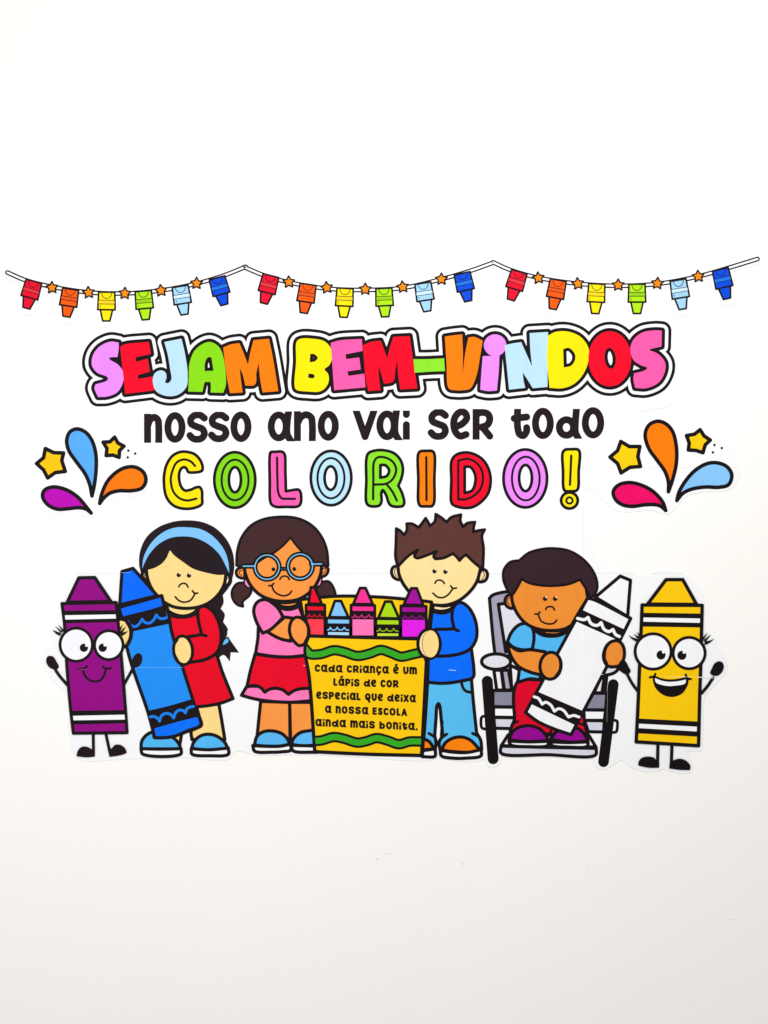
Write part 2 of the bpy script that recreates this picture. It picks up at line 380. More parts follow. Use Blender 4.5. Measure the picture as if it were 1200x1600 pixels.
word([
 ('s', 'L', ["232,125* 185,120 125,148 90,195 84,250 112,290 165,312 174,322 165,336 105,355* 98,375 118,425* 170,422 225,398 255,345 258,290 230,248 188,222 178,212 192,206 225,205* 232,160"], [], VIO),
 ('e', 'L', ["240,150* 262,136 398,121* 410,188* 324,206* 328,232* 392,214* 404,286* 336,304* 340,326* 418,312* 430,388* 268,408*"], [], RD2),
 ('j', 'L', ["483,122* 578,103* 600,200 612,300 605,370 560,412 500,420 440,395 420,340 430,295 465,278 490,290 495,320 488,345 505,348 522,328 515,270 502,190"], [], PAL),
 ('a', 'L', ["615,395* 618,320 622,240 650,170 700,130 740,122 785,150 810,210 822,300 822,360 808,402* 738,400* 740,370 738,342* 706,342* 700,365 693,397*"], ["706,282* 707,240 722,208 740,206 748,240 755,280*"], LIM),
 ('m', 'L', ["808,152* 850,135 897,128* 915,170 945,248* 955,190 975,112* 1060,104* 1080,200 1112,393* 1025,400* 1012,330 1003,236* 990,300 990,340 978,360 930,362* 915,300 898,262* 905,330 915,400* 845,404* 826,300"], [], OR2)],
 'short headline word SEJAM in violet, red, pale blue, green and orange letters', (290, 640), 0)
word([
 ('b', 'M', ["90,125 115,110 180,110 250,125 288,165 296,220 280,265 252,290 272,315 276,360 255,400 220,420 160,420 85,408 76,380 85,250"], ["168,200* 190,200 212,222 195,243 165,248*", "158,315* 185,318 195,330 185,342 155,338*"], YE2),
 ('e', 'M', ["288,135* 340,120 470,112* 475,182* 375,202* 378,230* 455,220* 464,290* 385,302* 392,328* 485,315* 492,395* 308,412* 300,300"], [], PK2),
 ('m', 'M', ["476,150* 520,130 580,122* 595,160 618,225* 635,160 655,100* 750,95* 765,200 795,402* 695,407* 685,340 677,232* 665,300 660,350 645,366 600,374* 585,320 567,262* 570,330 580,412* 508,417* 492,330"], [], RD2),
 ('hyphen', 'M', ["772,230* 850,230 952,225* 957,300* 860,304 780,310*"], [], (142, 228, 46)),
 ('v', 'M', ["956,98* 1010,90 1058,85* 1062,200 1060,325* 1075,200 1094,103* 1130,100 1178,122* 1165,200 1140,330 1105,402 1060,412 1020,412 980,402 966,250"], [], OR2),
 ('i', 'N', [(118, 175, 62, 60), "50,235* 142,232* 138,320 128,425* 80,428 36,420* 42,330"], [], VIO),
 ('n', 'N', ["170,175* 215,165 262,158* 285,210 322,292* 312,200 308,108* 410,102* 407,250 407,405* 325,412* 300,370 270,325* 275,370 284,410* 195,420* 183,300"], [], PAL),
 ('d', 'N', ["410,122* 450,102 520,100 590,130 632,190 630,270 600,340 550,390 490,412 418,410* 404,260"], ["493,196* 525,190 556,220 559,255 537,288 496,298*"], YE2),
 ('o', 'N', [(750, 250, 118, 152)], [(752, 247, 31, 58, -6)], RD2),
 ('s', 'N', ["1037,95* 1000,93 930,105 880,145 863,200 880,255 920,285 957,300 940,315 884,330* 880,360 890,410* 950,412 1020,380 1054,320 1055,270 1015,222 968,200 1000,190 1035,182*"], [], PK2)],
 'long headline word BEM-VINDOS with a green hyphen between coloured letters', (755, 640), 1)

# ------------------------------------------------------------------ pen-stroke letters (rounded hand lettering)
GL = {  # strokes in a unit box, y down; width as a share of the height
 'o': (.70, ["@.5,.5,.5,.5"]), 'O': (.74, ["@.5,.5,.5,.5"]),
 'n': (.60, ["0,0* 0,1", "0,.40 .22,.12 .60,.0 .92,.12 1,.40 1,1"]),
 's': (.68, ["1,.12 .72,0 .35,0 .06,.16 .10,.36 .45,.47 .88,.58 1,.78 .80,.96 .45,1 .20,.96 0,.84"]),
 'a': (.74, ["@.44,.5,.44,.5", "1,0 .93,.45 .95,.85 1.06,1"]),
 'v': (.72, ["0,0* .5,1* 1,0"]), 'i': (.22, ["0,.48 0,1", "0,0 0,.02"]),
 'e': (.66, ["0.2,.60 .62,.50 1,.26 .86,.03 .5,0 .14,.18 0,.50 .16,.84 .5,1 .95,.93"]),
 'r': (.68, ["0,0* 0,1", "0,.10 .35,.0 .85,.06 1,.28 .82,.52 .40,.62", ".46,.62 1,1"]),
 't': (.60, [".28,-.04 .28,.65 .45,.95 .75,1 1,.80 1,.66", "0,.26 1,.20"]),
 'd': (.78, ["@.42,.66,.42,.34", "1,-.02 .95,.45 .95,.85 1.04,1"]), 'c': (.62, ["1,.16 .65,0 .2,.10 0,.5 .18,.9 .6,1 1,.86"]),
 'p': (.62, ["0,0* 0,1", "0,.05 .55,0 1,.12 1,.42 .7,.58 0,.58"]), 'l': (.50, ["0,0* 0,.95 .2,1 1,.97"]), 'u': (.62, ["0,0 0,.6 .2,.96 .6,1 1,.72 1,0"]),
 'm': (.88, ["0,0* 0,1", "0,.35 .2,.04 .42,.06 .5,.35 .5,1", ".5,.35 .7,.04 .92,.06 1,.35 1,1"]),
 'q': (.72, ["@.5,.48,.5,.48", ".5,.68 .75,1.12"]), 'x': (.66, ["0,0 1,1", "1,0 0,1"]), 'b': (.66, ["0,0* 0,1", "@.5,.66,.5,.34"]),
 'E': (.52, ["1,0* 0,0* 0,1* 1,1", "0,.48 .85,.48"]), 'S': (.56, ["1,.12 .5,0 .06,.2 .35,.46 .9,.62 .9,.92 .4,1 0,.86"]), 'C': (.58, ["1,.14 .6,0 .12,.15 0,.5 .12,.85 .6,1 1,.86"]),
 'L': (.46, ["0,0* 0,1* 1,1"]), 'A': (.66, ["0,1* .5,0* 1,1", ".2,.66 .8,.66"]), '.': (.1, ["0,.96 0,1"])}
GL['ç'] = (.62, GL['c'][1]+[".5,1.1 .62,1.22 .42,1.32"]); GL['é'] = (.66, GL['e'][1]+[".45,-.36 .72,-.46"]); GL['á'] = (.74, GL['a'][1]+[".42,-.40 .68,-.50"])
def glyph(ch, x, y, w, h, tk, slope=0.0):
    f = None
    for s in GL[ch][1]:
        if s[0] == '@':
            cx, cy, rx, ry = map(float, s[1:].split(',')); pts = [(cx+rx*math.cos(k*math.pi/14), cy+ry*math.sin(k*math.pi/14)) for k in range(29)]; cor = [False]*29
        else:
            pts = []; cor = []
            for q_ in s.split(): cor.append(q_[-1] == '*'); pts.append(tuple(map(float, q_.rstrip('*').split(','))))
        if s[0] != '@' and ch not in 'áé':
            for e0, e1 in ((0, 1), (-1, -2)):
                (px, py), (qx, qy) = pts[e0], pts[e1]
                if (py <= 0.001 or py >= .97) and abs(py-qy) > 1.5*abs(px-qx)*w/h:
                    L_ = math.hypot((px-qx)*(w-tk), (py-qy)*(h-tk)) or 1; e_ = tk*.75
                    pts[e0] = (px+(px-qx)/L_*e_, py+(py-qy)/L_*e_)
        P_ = [(x+tk/2+p*(w-tk), y+tk/2+r*(h-tk)+slope*(x+p*w)) for p, r in pts]
        g = st((P_, cor), tk); f = g if f is None else f | g
    q_ = tk*.1; top = 0 if ch not in 'áé' else -.4*h; bot = 1.0 if ch not in 'çq' else 1.5
    c_ = [(x-tk, y+q_+top), (x+w+tk, y+q_+top), (x+w+tk, y+h*bot-q_), (x-tk, y+h*bot-q_)]
    return f & pf(np.array([(a, b+slope*a) for a, b in c_])).grow(q_)
line2 = Thing('text_line', 'black hand-drawn lettering nosso ano vai ser todo below the headline', 'lettering', (585, 690), 0)
# letter: left, top, right, bottom in frame T
for ch, x0, y0, x1, y1 in [('n', 68, 118, 194, 320), ('o', 209, 106, 356, 320), ('s', 362, 104, 511, 320), ('s', 512, 104, 661, 316), ('o', 667, 102, 814, 315), ('a', 926, 102, 1093, 310), ('n', 1108, 100, 1260, 308),
       ('o', 1273, 97, 1420, 306), ('v', 1524, 97, 1680, 302), ('a', 1680, 95, 1842, 302), ('i', 1864, 96, 1912, 298), ('s', 2036, 86, 2184, 300), ('e', 2192, 82, 2332, 298), ('r', 2348, 85, 2492, 298),
       ('t', 2612, 84, 2748, 294), ('o', 2760, 76, 2912, 294), ('d', 2926, 84, 3092, 292), ('o', 3106, 72, 3262, 290)]:
    X = 210+x0*.225; Yt = 620+y0*.225; w_ = (x1-x0)*.225; h_ = (y1-y0)*.225
    f = glyph(ch, X, Yt, w_, h_, 11.0)
    a = Acc(); a.layer(f, (32, 20, 26), line2.z, .1, g=.4); a.build('letter', line2.o, line2.loc)

# ------------------------------------------------------------------ the colour word with inlined letters
cw = Thing('colour_word', 'big word COLORIDO! in nine differently coloured inlined letters above the children', 'lettering', (582, 796), 0)
def cl(fr, outer, hole, inner, c):
    frame(fr); f = sh(outer) if isinstance(outer, str) else el(*outer)
    if hole: f = f - (sh(hole) if isinstance(hole, str) else el(*hole))
    ink = []
    if isinstance(inner, tuple):
        e = el(*inner); ink = [((e.grow(1.75)) - (e.grow(-1.75)), BLACK)]
    elif inner: ink = [(st(inner, 3.2), BLACK)]
    return cw.part('letter', f, c, 4.0, ink)
cl('I', "378,228 384,195 362,140 320,98 270,82 215,80 150,110 105,175 85,250 82,330 100,430 150,495 210,520 270,525 330,515 378,488 380,440 378,385 362,357 335,357 290,376 245,382 215,350 200,290 203,240 220,208 243,200 258,212 272,238 300,242 350,238", None, "325,190 290,155 235,140 180,165 148,230 135,300 155,390 200,440 260,460 335,446", (255, 228, 0))
cl('I', (635, 300, 160, 217), (636, 298, 47, 98), (637, 300, 105, 158), (130, 214, 14))
cl('I', "908,110 915,84 950,80 1005,80 1024,100 1030,230 1034,388* 1080,380 1132,376 1148,395 1150,480 1130,505 1030,510 950,508 918,485 908,300", None, "965,125 968,300 975,400 1000,442 1050,447 1105,447", (254, 94, 178))
cl('J', (237, 285, 158, 212), (233, 285, 47, 92), (236, 286, 105, 157), (188, 228, 252))
cl('J', "512,140 527,92 580,70 650,68 730,92 782,150 798,220 785,290 762,345* 790,400 808,480 795,503 710,503 688,480 665,415 640,380 630,400 630,470 612,500 540,503 514,480 512,300", "622,184* 660,185 690,225 672,268 622,282*", "565,450 567,300 572,160 600,124 660,125 720,160 745,220 720,290 670,328 575,336; 672,335 715,390 750,460", (136, 226, 36))
cl('J', "918,95 935,76 980,73 1025,74 1042,92 1043,300 1040,480 1025,503 980,506 935,503 920,480 918,300", None, "980,122 982,458", (255, 128, 0))
cl('K', "78,150 110,106 180,85 250,97 320,140 365,210 383,300 365,400 310,470 240,512 170,518 100,500 78,480 76,300", "180,196* 225,200 260,255 262,320 237,382 180,402*", "130,150 200,135 270,165 315,230 322,300 300,375 240,430 190,450 132,452; 129,150 130,452", (244, 4, 44))
cl('K', (653, 288, 170, 226), (655, 285, 50, 102), (657, 289, 108, 170), (238, 138, 252))
cl('K', "946,85 965,64 1010,60 1062,62 1077,80 1070,230 1058,378 1005,388 960,382 948,230", None, "1012,110 1002,338", (255, 230, 0))
frame('K'); cw.part('letter_dot', el(998, 460, 65, 63), (255, 230, 0), 4.0, [(el(998, 460, 33), BLACK), (el(998, 460, 16), (255, 240, 60))])

# ------------------------------------------------------------------ splashes: stars, drops, dots
def decal(name, fr, path, c, label, cat, w=6.0):
    frame(fr); pts, _ = raw(path); b = max(p[1] for p in pts); m = sum(p[0] for p in pts)/len(pts)
    t = Thing(name, label, cat, (m, b), 0); a = Acc(); f = sh(path)
    a.layer(f.grow(w/2), BLACK, t.z, .1); a.layer(f.grow(-w/2), c, t.z+.01); o = a.build(name, None, t.loc)
    o.location = t.loc; o['label'] = label; o['category'] = cat; bpy.data.objects.remove(t.o); o.name = name
decal('star_cutout', 'R', "170,332* 240,367* 325,370* 310,435* 340,527* 255,537* 190,583* 155,515* 95,460* 155,410*", (255, 200, 10), 'large yellow star at the far left, beside the upright blue drop', 'star')
decal('star_cutout', 'R', "760,235* 788,285* 840,312* 802,350* 798,408* 745,388* 688,392* 695,332* 662,278* 720,275*", (255, 202, 10), 'small yellow star right of the upright blue drop', 'star')
decal('drop_cutout', 'R', "567,736* 588,640 603,500 600,380 570,270 515,195 440,165 380,190 352,260 370,350 430,440 510,550 548,640", (88, 172, 255), 'upright blue paint drop between the two left stars', 'paint drop')
decal('drop_cutout', 'R', "633,800* 650,720 700,610 780,530 860,492 940,492 1010,540 1026,610 990,670 900,692 800,692 720,712 670,752", (255, 122, 4), 'orange paint drop lying left of the yellow letter C', 'paint drop')
decal('drop_cutout', 'R', "560,882* 520,830 440,740 340,680 230,660 160,690 147,745 190,810 270,848 360,845 460,836 520,850", (190, 2, 184), 'purple paint drop at the bottom of the left splash', 'paint drop')
decal('star_cutout', 'S', "162,272* 235,315* 325,315* 308,400* 330,485* 240,492* 165,540* 135,460* 70,405* 135,350*", (255, 208, 8), 'large yellow star right of the word todo, beside the upright orange drop', 'star')
decal('star_cutout', 'S', "838,172* 872,225* 925,260* 882,300* 862,368* 800,348* 738,345* 745,285* 722,222* 790,210*", (255, 208, 8), 'small yellow star right of the upright orange drop', 'star')
decal('drop_cutout', 'S', "568,700* 600,610 635,460 635,310 600,180 540,118 475,100 405,130 370,210 400,330 470,430 540,530 568,620", (255, 126, 0), 'upright orange paint drop between the two right stars', 'paint drop')
decal('drop_cutout', 'S', "640,775* 660,700 720,600 800,515 900,460 990,455 1070,490 1108,560 1080,640 1000,662 880,660 760,680 690,715", (136, 200, 255), 'pale blue paint drop at the far right of the splash', 'paint drop')
decal('drop_cutout', 'S', "545,860* 520,790 440,700 340,645 230,622 140,645 98,700 120,770 180,812 260,825 360,812 450,810 500,822", (240, 4, 104), 'magenta paint drop at the bottom of the right splash', 'paint drop')
for fr, side, ds in (('R', 'left', [(877, 350), (935, 375), (872, 408)]), ('S', 'right', [(960, 302), (1023, 328), (947, 365)])):
    for (x, y), wh in zip(ds, ('upper', 'outermost', 'lower')):
        frame(fr); f = FR[fr]; t = Thing('dot_cutout', wh+' of three tiny black dots beside the small '+side+' star', 'dot', (f[0]+x*f[2], f[1]+y*f[2]), 0)
        a = Acc(); a.layer(el(x, y, 11), BLACK, t.z, .1, g=.2); o = a.build('dot_cutout', None, t.loc); o.location = t.loc
        o['label'] = t.o['label']; o['category'] = 'dot'; o['group'] = 'tiny black dots by the '+side+' splash'; bpy.data.objects.remove(t.o); o.name = 'dot_cutout'

# ------------------------------------------------------------------ helpers for figures
def face(t, head, eyes, nose, mouth, tick, r=21):
    for (x, y) in eyes: t.part('eye', el(x, y, r), (30, 14, 12), 0, [(el(x+9, y-r+7, 7), (250, 235, 215))], parent=head)
    t.part('nose', st(nose, 2.4), (30, 14, 12), 0, parent=head); t.part('mouth', st(mouth+(' ; '+tick if tick else ''), 2.5), (30, 14, 12), 0, parent=head)
def rect(s): return sh(s)

# ------------------------------------------------------------------ girl with the headband, and her blue crayon
g1 = Thing('person', 'girl with black braid and pale blue headband in a red dress', 'girl', (275, 1178), 1)
frame('C')
P_ = g1.part
hair = P_('hair', sh("105,480 120,350 180,230 290,140 430,90 560,78 700,95 820,150 920,250 980,370 998,500 985,600 950,700 890,780* 897,850 870,905* 908,960 893,1030* 935,1095 930,1150* D:960,110 958,160 945,200 900,270 780,300 C:700,1100 560,940 200,800 130,600"), (30, 18, 24), 0)
frame('D'); P_('braid_end', sh("900,270* 960,190 985,225 1058,325* 985,322* 978,400* 925,345 880,372* 850,330*"), (30, 18, 24), 0, parent=hair)
P_('hair_tie', sh("915,262 922,230 945,202 966,205 970,232 946,255"), (98, 186, 250), 1.5, parent=hair)
P_('leg', sh("480,1050* 568,1010* 548,1130* 520,1110"), SKIN1)
P_('leg', sh("690,770* 885,765* 905,880 935,1065* 655,1065* 652,990 735,945 715,860"), SKIN1)
o = P_('shoe', sh("222,1145* 228,1080 270,1025 335,1000 480,1040 540,1095 560,1145*"), SKY); P_('sole', sh("222,1143* 390,1147 562,1143* 560,1188 235,1188"), WHITE, parent=o)
o = P_('shoe', sh("652,1140* 672,1085 730,1033 800,1020 870,1038 935,1090 960,1140* 800,1155"), SKY); P_('sole', sh("650,1143* 800,1152 965,1138* 965,1190 810,1203 655,1188"), WHITE, parent=o)
frame('C')
P_('neck', sh("360,870* 540,880 665,890* 650,915 600,955 520,975 440,960 380,930*"), SKIN1)
P_('dress', sh("385,955* 440,980 520,985 600,970 660,930* D:700,0 850,300* 875,370 910,480 1005,716* 900,755 780,778 640,790* 500,400 440,0"), RED)
P_('ear', sh("175,545 150,560 133,590 148,635 178,660"), SKIN1B, ink=[(st("165,575 155,600 168,630", 1.2), BLACK)])
P_('ear', sh("905,600 938,588 962,620 955,668 930,692 900,695"), SKIN1B, ink=[(st("925,625 945,615 940,660 920,675", 1.2), BLACK)])
head = P_('head', sh("172,500* 180,600 215,700 280,790 350,850 430,888 540,903 660,890 760,850 850,770 905,670 922,540* 800,330 500,250 250,330"), SKIN1)
P_('fringe', sh("160,440* 168,542* 195,540 255,522 320,482 366,425 380,390 395,358* 430,402 520,470 610,530 720,565 850,590 925,585* 945,480 850,320 700,220 520,195 350,240 220,340"), (30, 18, 24), 0, parent=hair)
P_('headband', sh("133,535* 150,420 220,290 330,190 440,147 550,143 680,160 800,230 900,350 942,470 950,575* 920,510 860,400 760,305 640,245 520,228 400,243 290,300 205,390 165,460"), BABY, 0)
face(g1, head, [(477, 590), (573, 595)], "478,700 490,680 520,668 550,678 565,705", "445,795 480,830 530,845 590,825 630,765", "605,738 625,760 655,760")
frame('D')
P_('sleeve', sh("C:655,935* 672,895 720,883 790,925 850,1030 874,1150 D:900,240 870,320 780,380 625,410* 660,300 620,190* 700,178 738,168* 712,60"), RED, ink=[(st("735,172 778,182", 4.4), BLACK)])
P_('hand', el(580, 305, 80, 122, -6), SKIN1, 4.2, [(st("540,215 512,262 512,330 545,395", 1.3), BLACK)], l=3)
frame('A'); P_('hand', sh("845,588 895,590 945,630 972,700 962,790 912,868 860,850 800,700"), SKIN1, 4.2, [(st("905,605 950,690 945,780 905,850", 1.3), BLACK)], l=3)

bc = Thing('crayon_cutout', 'large plain blue crayon leaning in the arms of the girl with the headband', 'crayon', (252, 1152), 2)
frame('_')
b = bc.part('body', sh("186,949* 253,930.5* 257,945 264,960 268,985 285.5,1042.5 301,1091 313.5,1131* 308,1137 293,1142.5 272,1150 253,1152.5 241.5,1151* 238,1136 230.4,1109 207.5,1043 199,1013 194,988 187,966"), BLUE2)
bc.part('tip', sh("191,893* 208,888* 246,930.5* 187.5,945*"), (0, 106, 255))
bc.part('cap', sh("186,949* 253,930.5* 257,948* 240,953.5 191,966*"), (0, 106, 255), parent=b)
bc.part('cap', sh("238.5,1136* D:510,905 710,855* 730,940 620,990 500,1038 400,1050 335,1048*"), (0, 112, 250), parent=b)
bc.part('band', sh("190,966* 240,953.5* 257,948.5* 265,974.5* 210,986* 203,989 194,990*"), BLACK, 0, [(st("C:0,1025 25,1058 60,1074 100,1055 135,1003* 155,1030 190,1042 235,1020 268,963* 290,990 320,1000 362,990", 3.4), (24, 124, 240))], parent=b)
bc.part('band', sh("D:280,820* 470,775 662,718* 708,858* 510,905 318,955*"), BLACK, 0, [(st("D:300,872 330,868 360,882 380,908* 392,868 425,844 470,848 500,882* 515,838 545,815 580,818 600,838* 612,805 638,788 668,783", 3.6), (24, 130, 240))], parent=b)
bc.part('sheet_seam', st("208,1042.6 286,1042.8", .55), (130, 190, 248), 0, parent=b); bc.part('sheet_seam', st("190,894.7 204,894.7", .5), (120, 190, 250), 0, parent=b)

# ------------------------------------------------------------------ purple crayon with a face
pc = Thing('crayon_cutout', 'purple crayon with googly eyes, eyelashes and small closed smile at the far left', 'crayon', (155, 1184), 4)
frame('A'); P_ = pc.part
P_('arm', st("B:170,90 215,160 300,262", 4.0), BLACK, 0); P_('arm', st("B:990,90 940,180 895,262", 4.0), BLACK, 0)
P_('mitten', sh("85,1000 100,970 130,963 162,975 190,1020 217,1075 205,1098 160,1103 115,1080 90,1040"), (26, 12, 18), 0); P_('mitten', sh("1035,937 1068,945 1085,985 1075,1040 1045,1075 1010,1085 975,1065 980,1010 1000,965"), (26, 12, 18), 0)
P_('leg', st("575,1785 577,1980", 4.0), BLACK, 0); P_('leg', st("708,1785 752,1985", 4.0), BLACK, 0)
P_('foot', sh("400,2008* 412,1955 445,1915 490,1906 540,1922 565,1945 590,1950* 592,2012* 500,2020"), (26, 12, 18), 0); P_('foot', sh("742,2015* 738,1950* 770,1920 800,1890 850,1888 900,1918 925,1968* 900,1985 820,2005"), (26, 12, 18), 0)
b = P_('body', sh("250,420* 812,408* 836,640 877,1100 908,1500 926,1762* 368,1768* 338,1500 303,1100 277,640"), PURPLE, 4.4)
P_('tip', sh("425,152* 590,148* 758,397* 303,407*"), PURPLE, 4.6)
P_('stripe', sh("262,495* 817,488* 830,612* 275,625*"), BLACK, 0, [(sh("280,541* 808,532* 812,575* 285,586*"), WHITE)], parent=b)
P_('stripe', sh("345,1535* 900,1527* 912,1665* 362,1678*"), BLACK, 0, [(sh("365,1587* 900,1575* 905,1626* 368,1634*"), WHITE)], parent=b)
for p in ("148,693* 200,712 245,728* 228,757* 190,735", "176,655* 215,680 262,712* 240,725*", "206,634* 240,665 275,700* 258,712*"): P_('eyelash', sh(p), BLACK, 0)
for p in ("942,704* 900,715 860,728* 870,758* 900,742", "919,655* 885,680 850,720* 872,738*", "885,634* 858,665 840,705* 856,715*"): P_('eyelash', sh(p), BLACK, 0)
for (cx, cy, r, ry, px, hx, hy) in ((398, 847, 168, 172, 478, 506, 853), (737, 852, 148, 150, 673, 697, 850)):
    o = P_('eye', el(cx, cy, r, ry), (250, 248, 255), 4.0); P_('pupil', el(px, 879, 44), (22, 10, 14), 0, [(el(hx, hy, 16), WHITE)], parent=o)
P_('mouth', st("470,1108 485,1160 530,1212 595,1230 655,1212 690,1160 707,1100; 418,1100 470,1100 512,1072; 675,1075 705,1095 757,1092", 3.1), (30, 8, 26), 0)
P_('sheet_seam', st("422,1104 500,1104", .5), (186, 90, 172), 0, parent=b)

# ------------------------------------------------------------------ girl with the round glasses
g2 = Thing('person', 'girl with round blue glasses and brown pigtails in a pink shirt and red skirt', 'girl', (440, 1178), 1)
frame('E'); P_ = g2.part; BR = (66, 38, 40)
hair = P_('hair', sh("118,500* 125,370 165,240 250,130 370,68 540,45 700,62 830,130 920,240 965,360 978,500* 800,560 300,560"), BR, 3.6)
for s in ("185,660* 120,672 75,745 85,820 130,872 180,886* 176,842 232,790 257,740 240,700*", "915,655* 980,650 1025,705 1045,790 1000,850 880,800* 860,720*"): P_('pigtail', sh(s), BR, 3.2, parent=hair)
for s in ("190,648 212,618 238,640 250,690 238,712 212,700 195,680", "915,620 892,618 878,655 865,690 888,695 910,675"): P_('hair_tie', sh(s), (250, 142, 200), 2.2, parent=hair)
P_('ear', sh("185,525 145,525 118,550 122,595 150,615 188,618"), SKIN2, 4, [(st("170,550 150,548 145,575 165,598", 1.2), BLACK)]); P_('ear', sh("920,505 955,508 978,535 965,580 940,600 905,605"), SKIN2, 4, [(st("930,530 950,525 948,560 925,580", 1.2), BLACK)])
frame('F')
P_('leg', sh("330,805* 645,815* 650,1260* 290,1200* 305,1050"), SKIN2); P_('leg', sh("645,815* 885,815* 915,1150* 655,1260*"), SKIN2)
for d, s in (("262,1280* 290,1185 360,1135 450,1125 550,1150 615,1205 648,1270* 540,1290 380,1290", "245,1285* 380,1293 540,1292 655,1270* 655,1335 560,1352 450,1357 265,1345"), ("660,1272* 690,1205 760,1145 910,1115* 930,1280* 780,1287", "665,1282* 935,1290* 940,1358* 680,1340")):
    o = P_('shoe', sh(d), (92, 184, 246)); P_('sole', sh(s), WHITE, parent=o)
sk = P_('skirt_hem', sh("122,738* 180,640* 480,640 865,650* 880,798* 640,815 400,800 240,772"), PINK)
P_('skirt', sh("270,290* 440,315 640,325 830,308* 850,480 868,660* 740,672 680,695 632,728* 570,680 490,662 420,675 375,705* 330,655 260,632 180,648* 222,460"), (232, 0, 38), ink=[(st("795,415 828,417", .7), (230, 200, 200))])
P_('shirt', sh("E:510,890* 580,912 640,908 705,885* 745,1000 F:835,200 830,303* 640,322 440,312 275,285* 300,120 E:330,1050 400,900"), PINK)
frame('E')
P_('neck', sh("480,840* 580,850 695,835* 690,870* 640,888 580,892 525,880*"), SKIN2)
head = P_('head', sh("188,480* 200,570 240,670 330,770 440,820 560,837 700,817 800,755 860,685 905,585 918,470* 800,300 560,220 300,300"), SKIN2)
P_('fringe', sh("140,440* 190,500* 300,480 380,430 450,395 500,360 560,310 625,240* 680,315 740,380 820,450 912,495* 950,400 880,260 700,160 540,140 330,180 200,300"), BR, 0, [(st("200,497 300,480 380,430 450,395 500,360 560,310 625,240* 680,315 740,380 800,435", 3), BLACK)], parent=hair)
o = P_('glasses', st("180,507 285,507", 4.4) | st("820,488 915,486", 4.4) | st("530,533 590,533", 3) | (el(405, 517, 128)-el(405, 517, 99)) | (el(715, 510, 130)-el(715, 510, 101)), (128, 196, 240), 2.7, [(el(465, 537, 19), (30, 14, 12)), (el(660, 534, 19), (30, 14, 12)), (el(483, 526, 7), SKIN2), (el(680, 524, 7), SKIN2)])
P_('nose', st("525,632 540,608 570,600 600,610 612,634", 2.4), (30, 14, 12), 0, parent=head)
P_('mouth', st("448,685 470,740 520,776 570,785 610,770 635,742; 420,690 448,690 468,668", 2.5), (30, 14, 12), 0, parent=head)
P_('arm', sh("570,985* 610,990 650,1000 640,1060 F:655,150* 560,130 480,95 405,50* E:450,1090*"), SKIN2)
P_('sleeve', sh("340,828 400,822 450,850 510,905 555,985* 500,1045 430,1105 365,1135* 320,1060 292,990 280,920 300,860"), PINK)
P_('hand', sh("615,1110 622,1050 650,1000 690,985 735,1000 775,1040 797,1110 790,1180 755,1235 705,1250 665,1220 630,1170"), SKIN2, 4.4, [(st("755,1025 778,1075 778,1160 750,1215", 1.2), BLACK)], l=3)

# ------------------------------------------------------------------ boy with the spiky hair
b1 = Thing('person', 'boy with spiky brown hair in a blue sweater, light jeans and orange shoes', 'boy', (700, 1182), 1)
frame('V'); P_ = b1.part
P_('jeans', sh("285,745* 560,740 690,715* 705,900 738,1215* 775,1280 785,1365* 400,1370* 392,1300 425,1240* 410,1080 396,960 385,943 372,960 362,1080 350,1240* 362,1300 355,1370* 240,1370* 255,1200"), JEAN,
   ink=[(st("597,745 612,795 640,828 682,838", 4), BLACK), (st("297,1218 350,1250; 462,1225 425,1250; 700,1218 745,1240; 420,1110 412,1240 ", 4), BLACK)])
for d, s in (("245,1265* 300,1295 345,1360* 240,1372*", "240,1378* 355,1362* 355,1425 340,1435 235,1433*"), ("415,1372* 450,1305 520,1262 600,1252 680,1280 755,1355* 740,1385 640,1393 500,1385", "402,1375* 520,1392 650,1395 780,1368* 778,1425 640,1447 520,1447 412,1425")):
    o = P_('shoe', sh(d), (255, 132, 4)); P_('sole', sh(s), WHITE, parent=o)
P_('sweater', sh("325,90* 430,105 530,70* 650,200 690,440* 712,620 710,690 690,712 620,728 500,750 400,755 285,745* 295,400"), BLUE, ink=[(st("482,631 546,637", .9), (190, 215, 250))])
frame('U')
P_('neck', sh("515,925* 620,940 715,925* 690,965 600,990 520,980*"), SKIN1B)
for e, k in (("190,572 150,575 130,615 145,665 180,690 210,690", "170,590 158,620 168,650 185,665"), ("970,605 1010,605 1030,645 1010,700 965,715 945,710", "985,615 1000,645 990,680 975,695")): P_('ear', sh(e), SKIN1B, 4.4, [(st(k, 1.2), BLACK)])
head = P_('head', sh("190,540* 200,640 245,740 330,840 430,905 540,932 650,930 760,890 860,810 930,710 970,560* 800,400 300,400"), (253, 224, 156))
P_('hair', sh("175,215* 210,235 250,275* 275,225 272,170* 320,170 385,205* 420,160 450,118* 470,150 490,190* 535,150 545,80* 600,115 645,155* 690,110 780,85* 775,140 800,200* 840,165 912,155* 900,200 897,245* 940,235 1003,225* 978,280 992,400 985,598* 900,530 830,460* 800,480 767,515* 740,480 705,450* 620,490 545,500* 525,480 550,428* 450,470 370,492 345,475 375,415* 290,470 190,572* 168,480 172,350"), (94, 54, 50), 4)
face(b1, head, [(533, 615), (635, 620)], "538,728 550,705 580,698 610,708 625,730", "518,820 560,855 610,862 660,835 700,785", "685,752 705,775 738,772")
frame('V')
P_('sleeve', sh("515,70* 550,20 600,10 660,50 710,130 738,230 735,340 690,425 620,470 500,498 380,505* 360,255* 450,255 530,250* 510,150"), BLUE, ink=[(st("530,252 570,270", 4.4), BLACK)])
P_('hand', el(298, 390, 103, 136), SKIN1B, 4.4, [(el(312, 390, 80, 128) - el(312, 390, 74, 124), BLACK), (el(312, 390, 75, 125), SKIN1)], l=3)

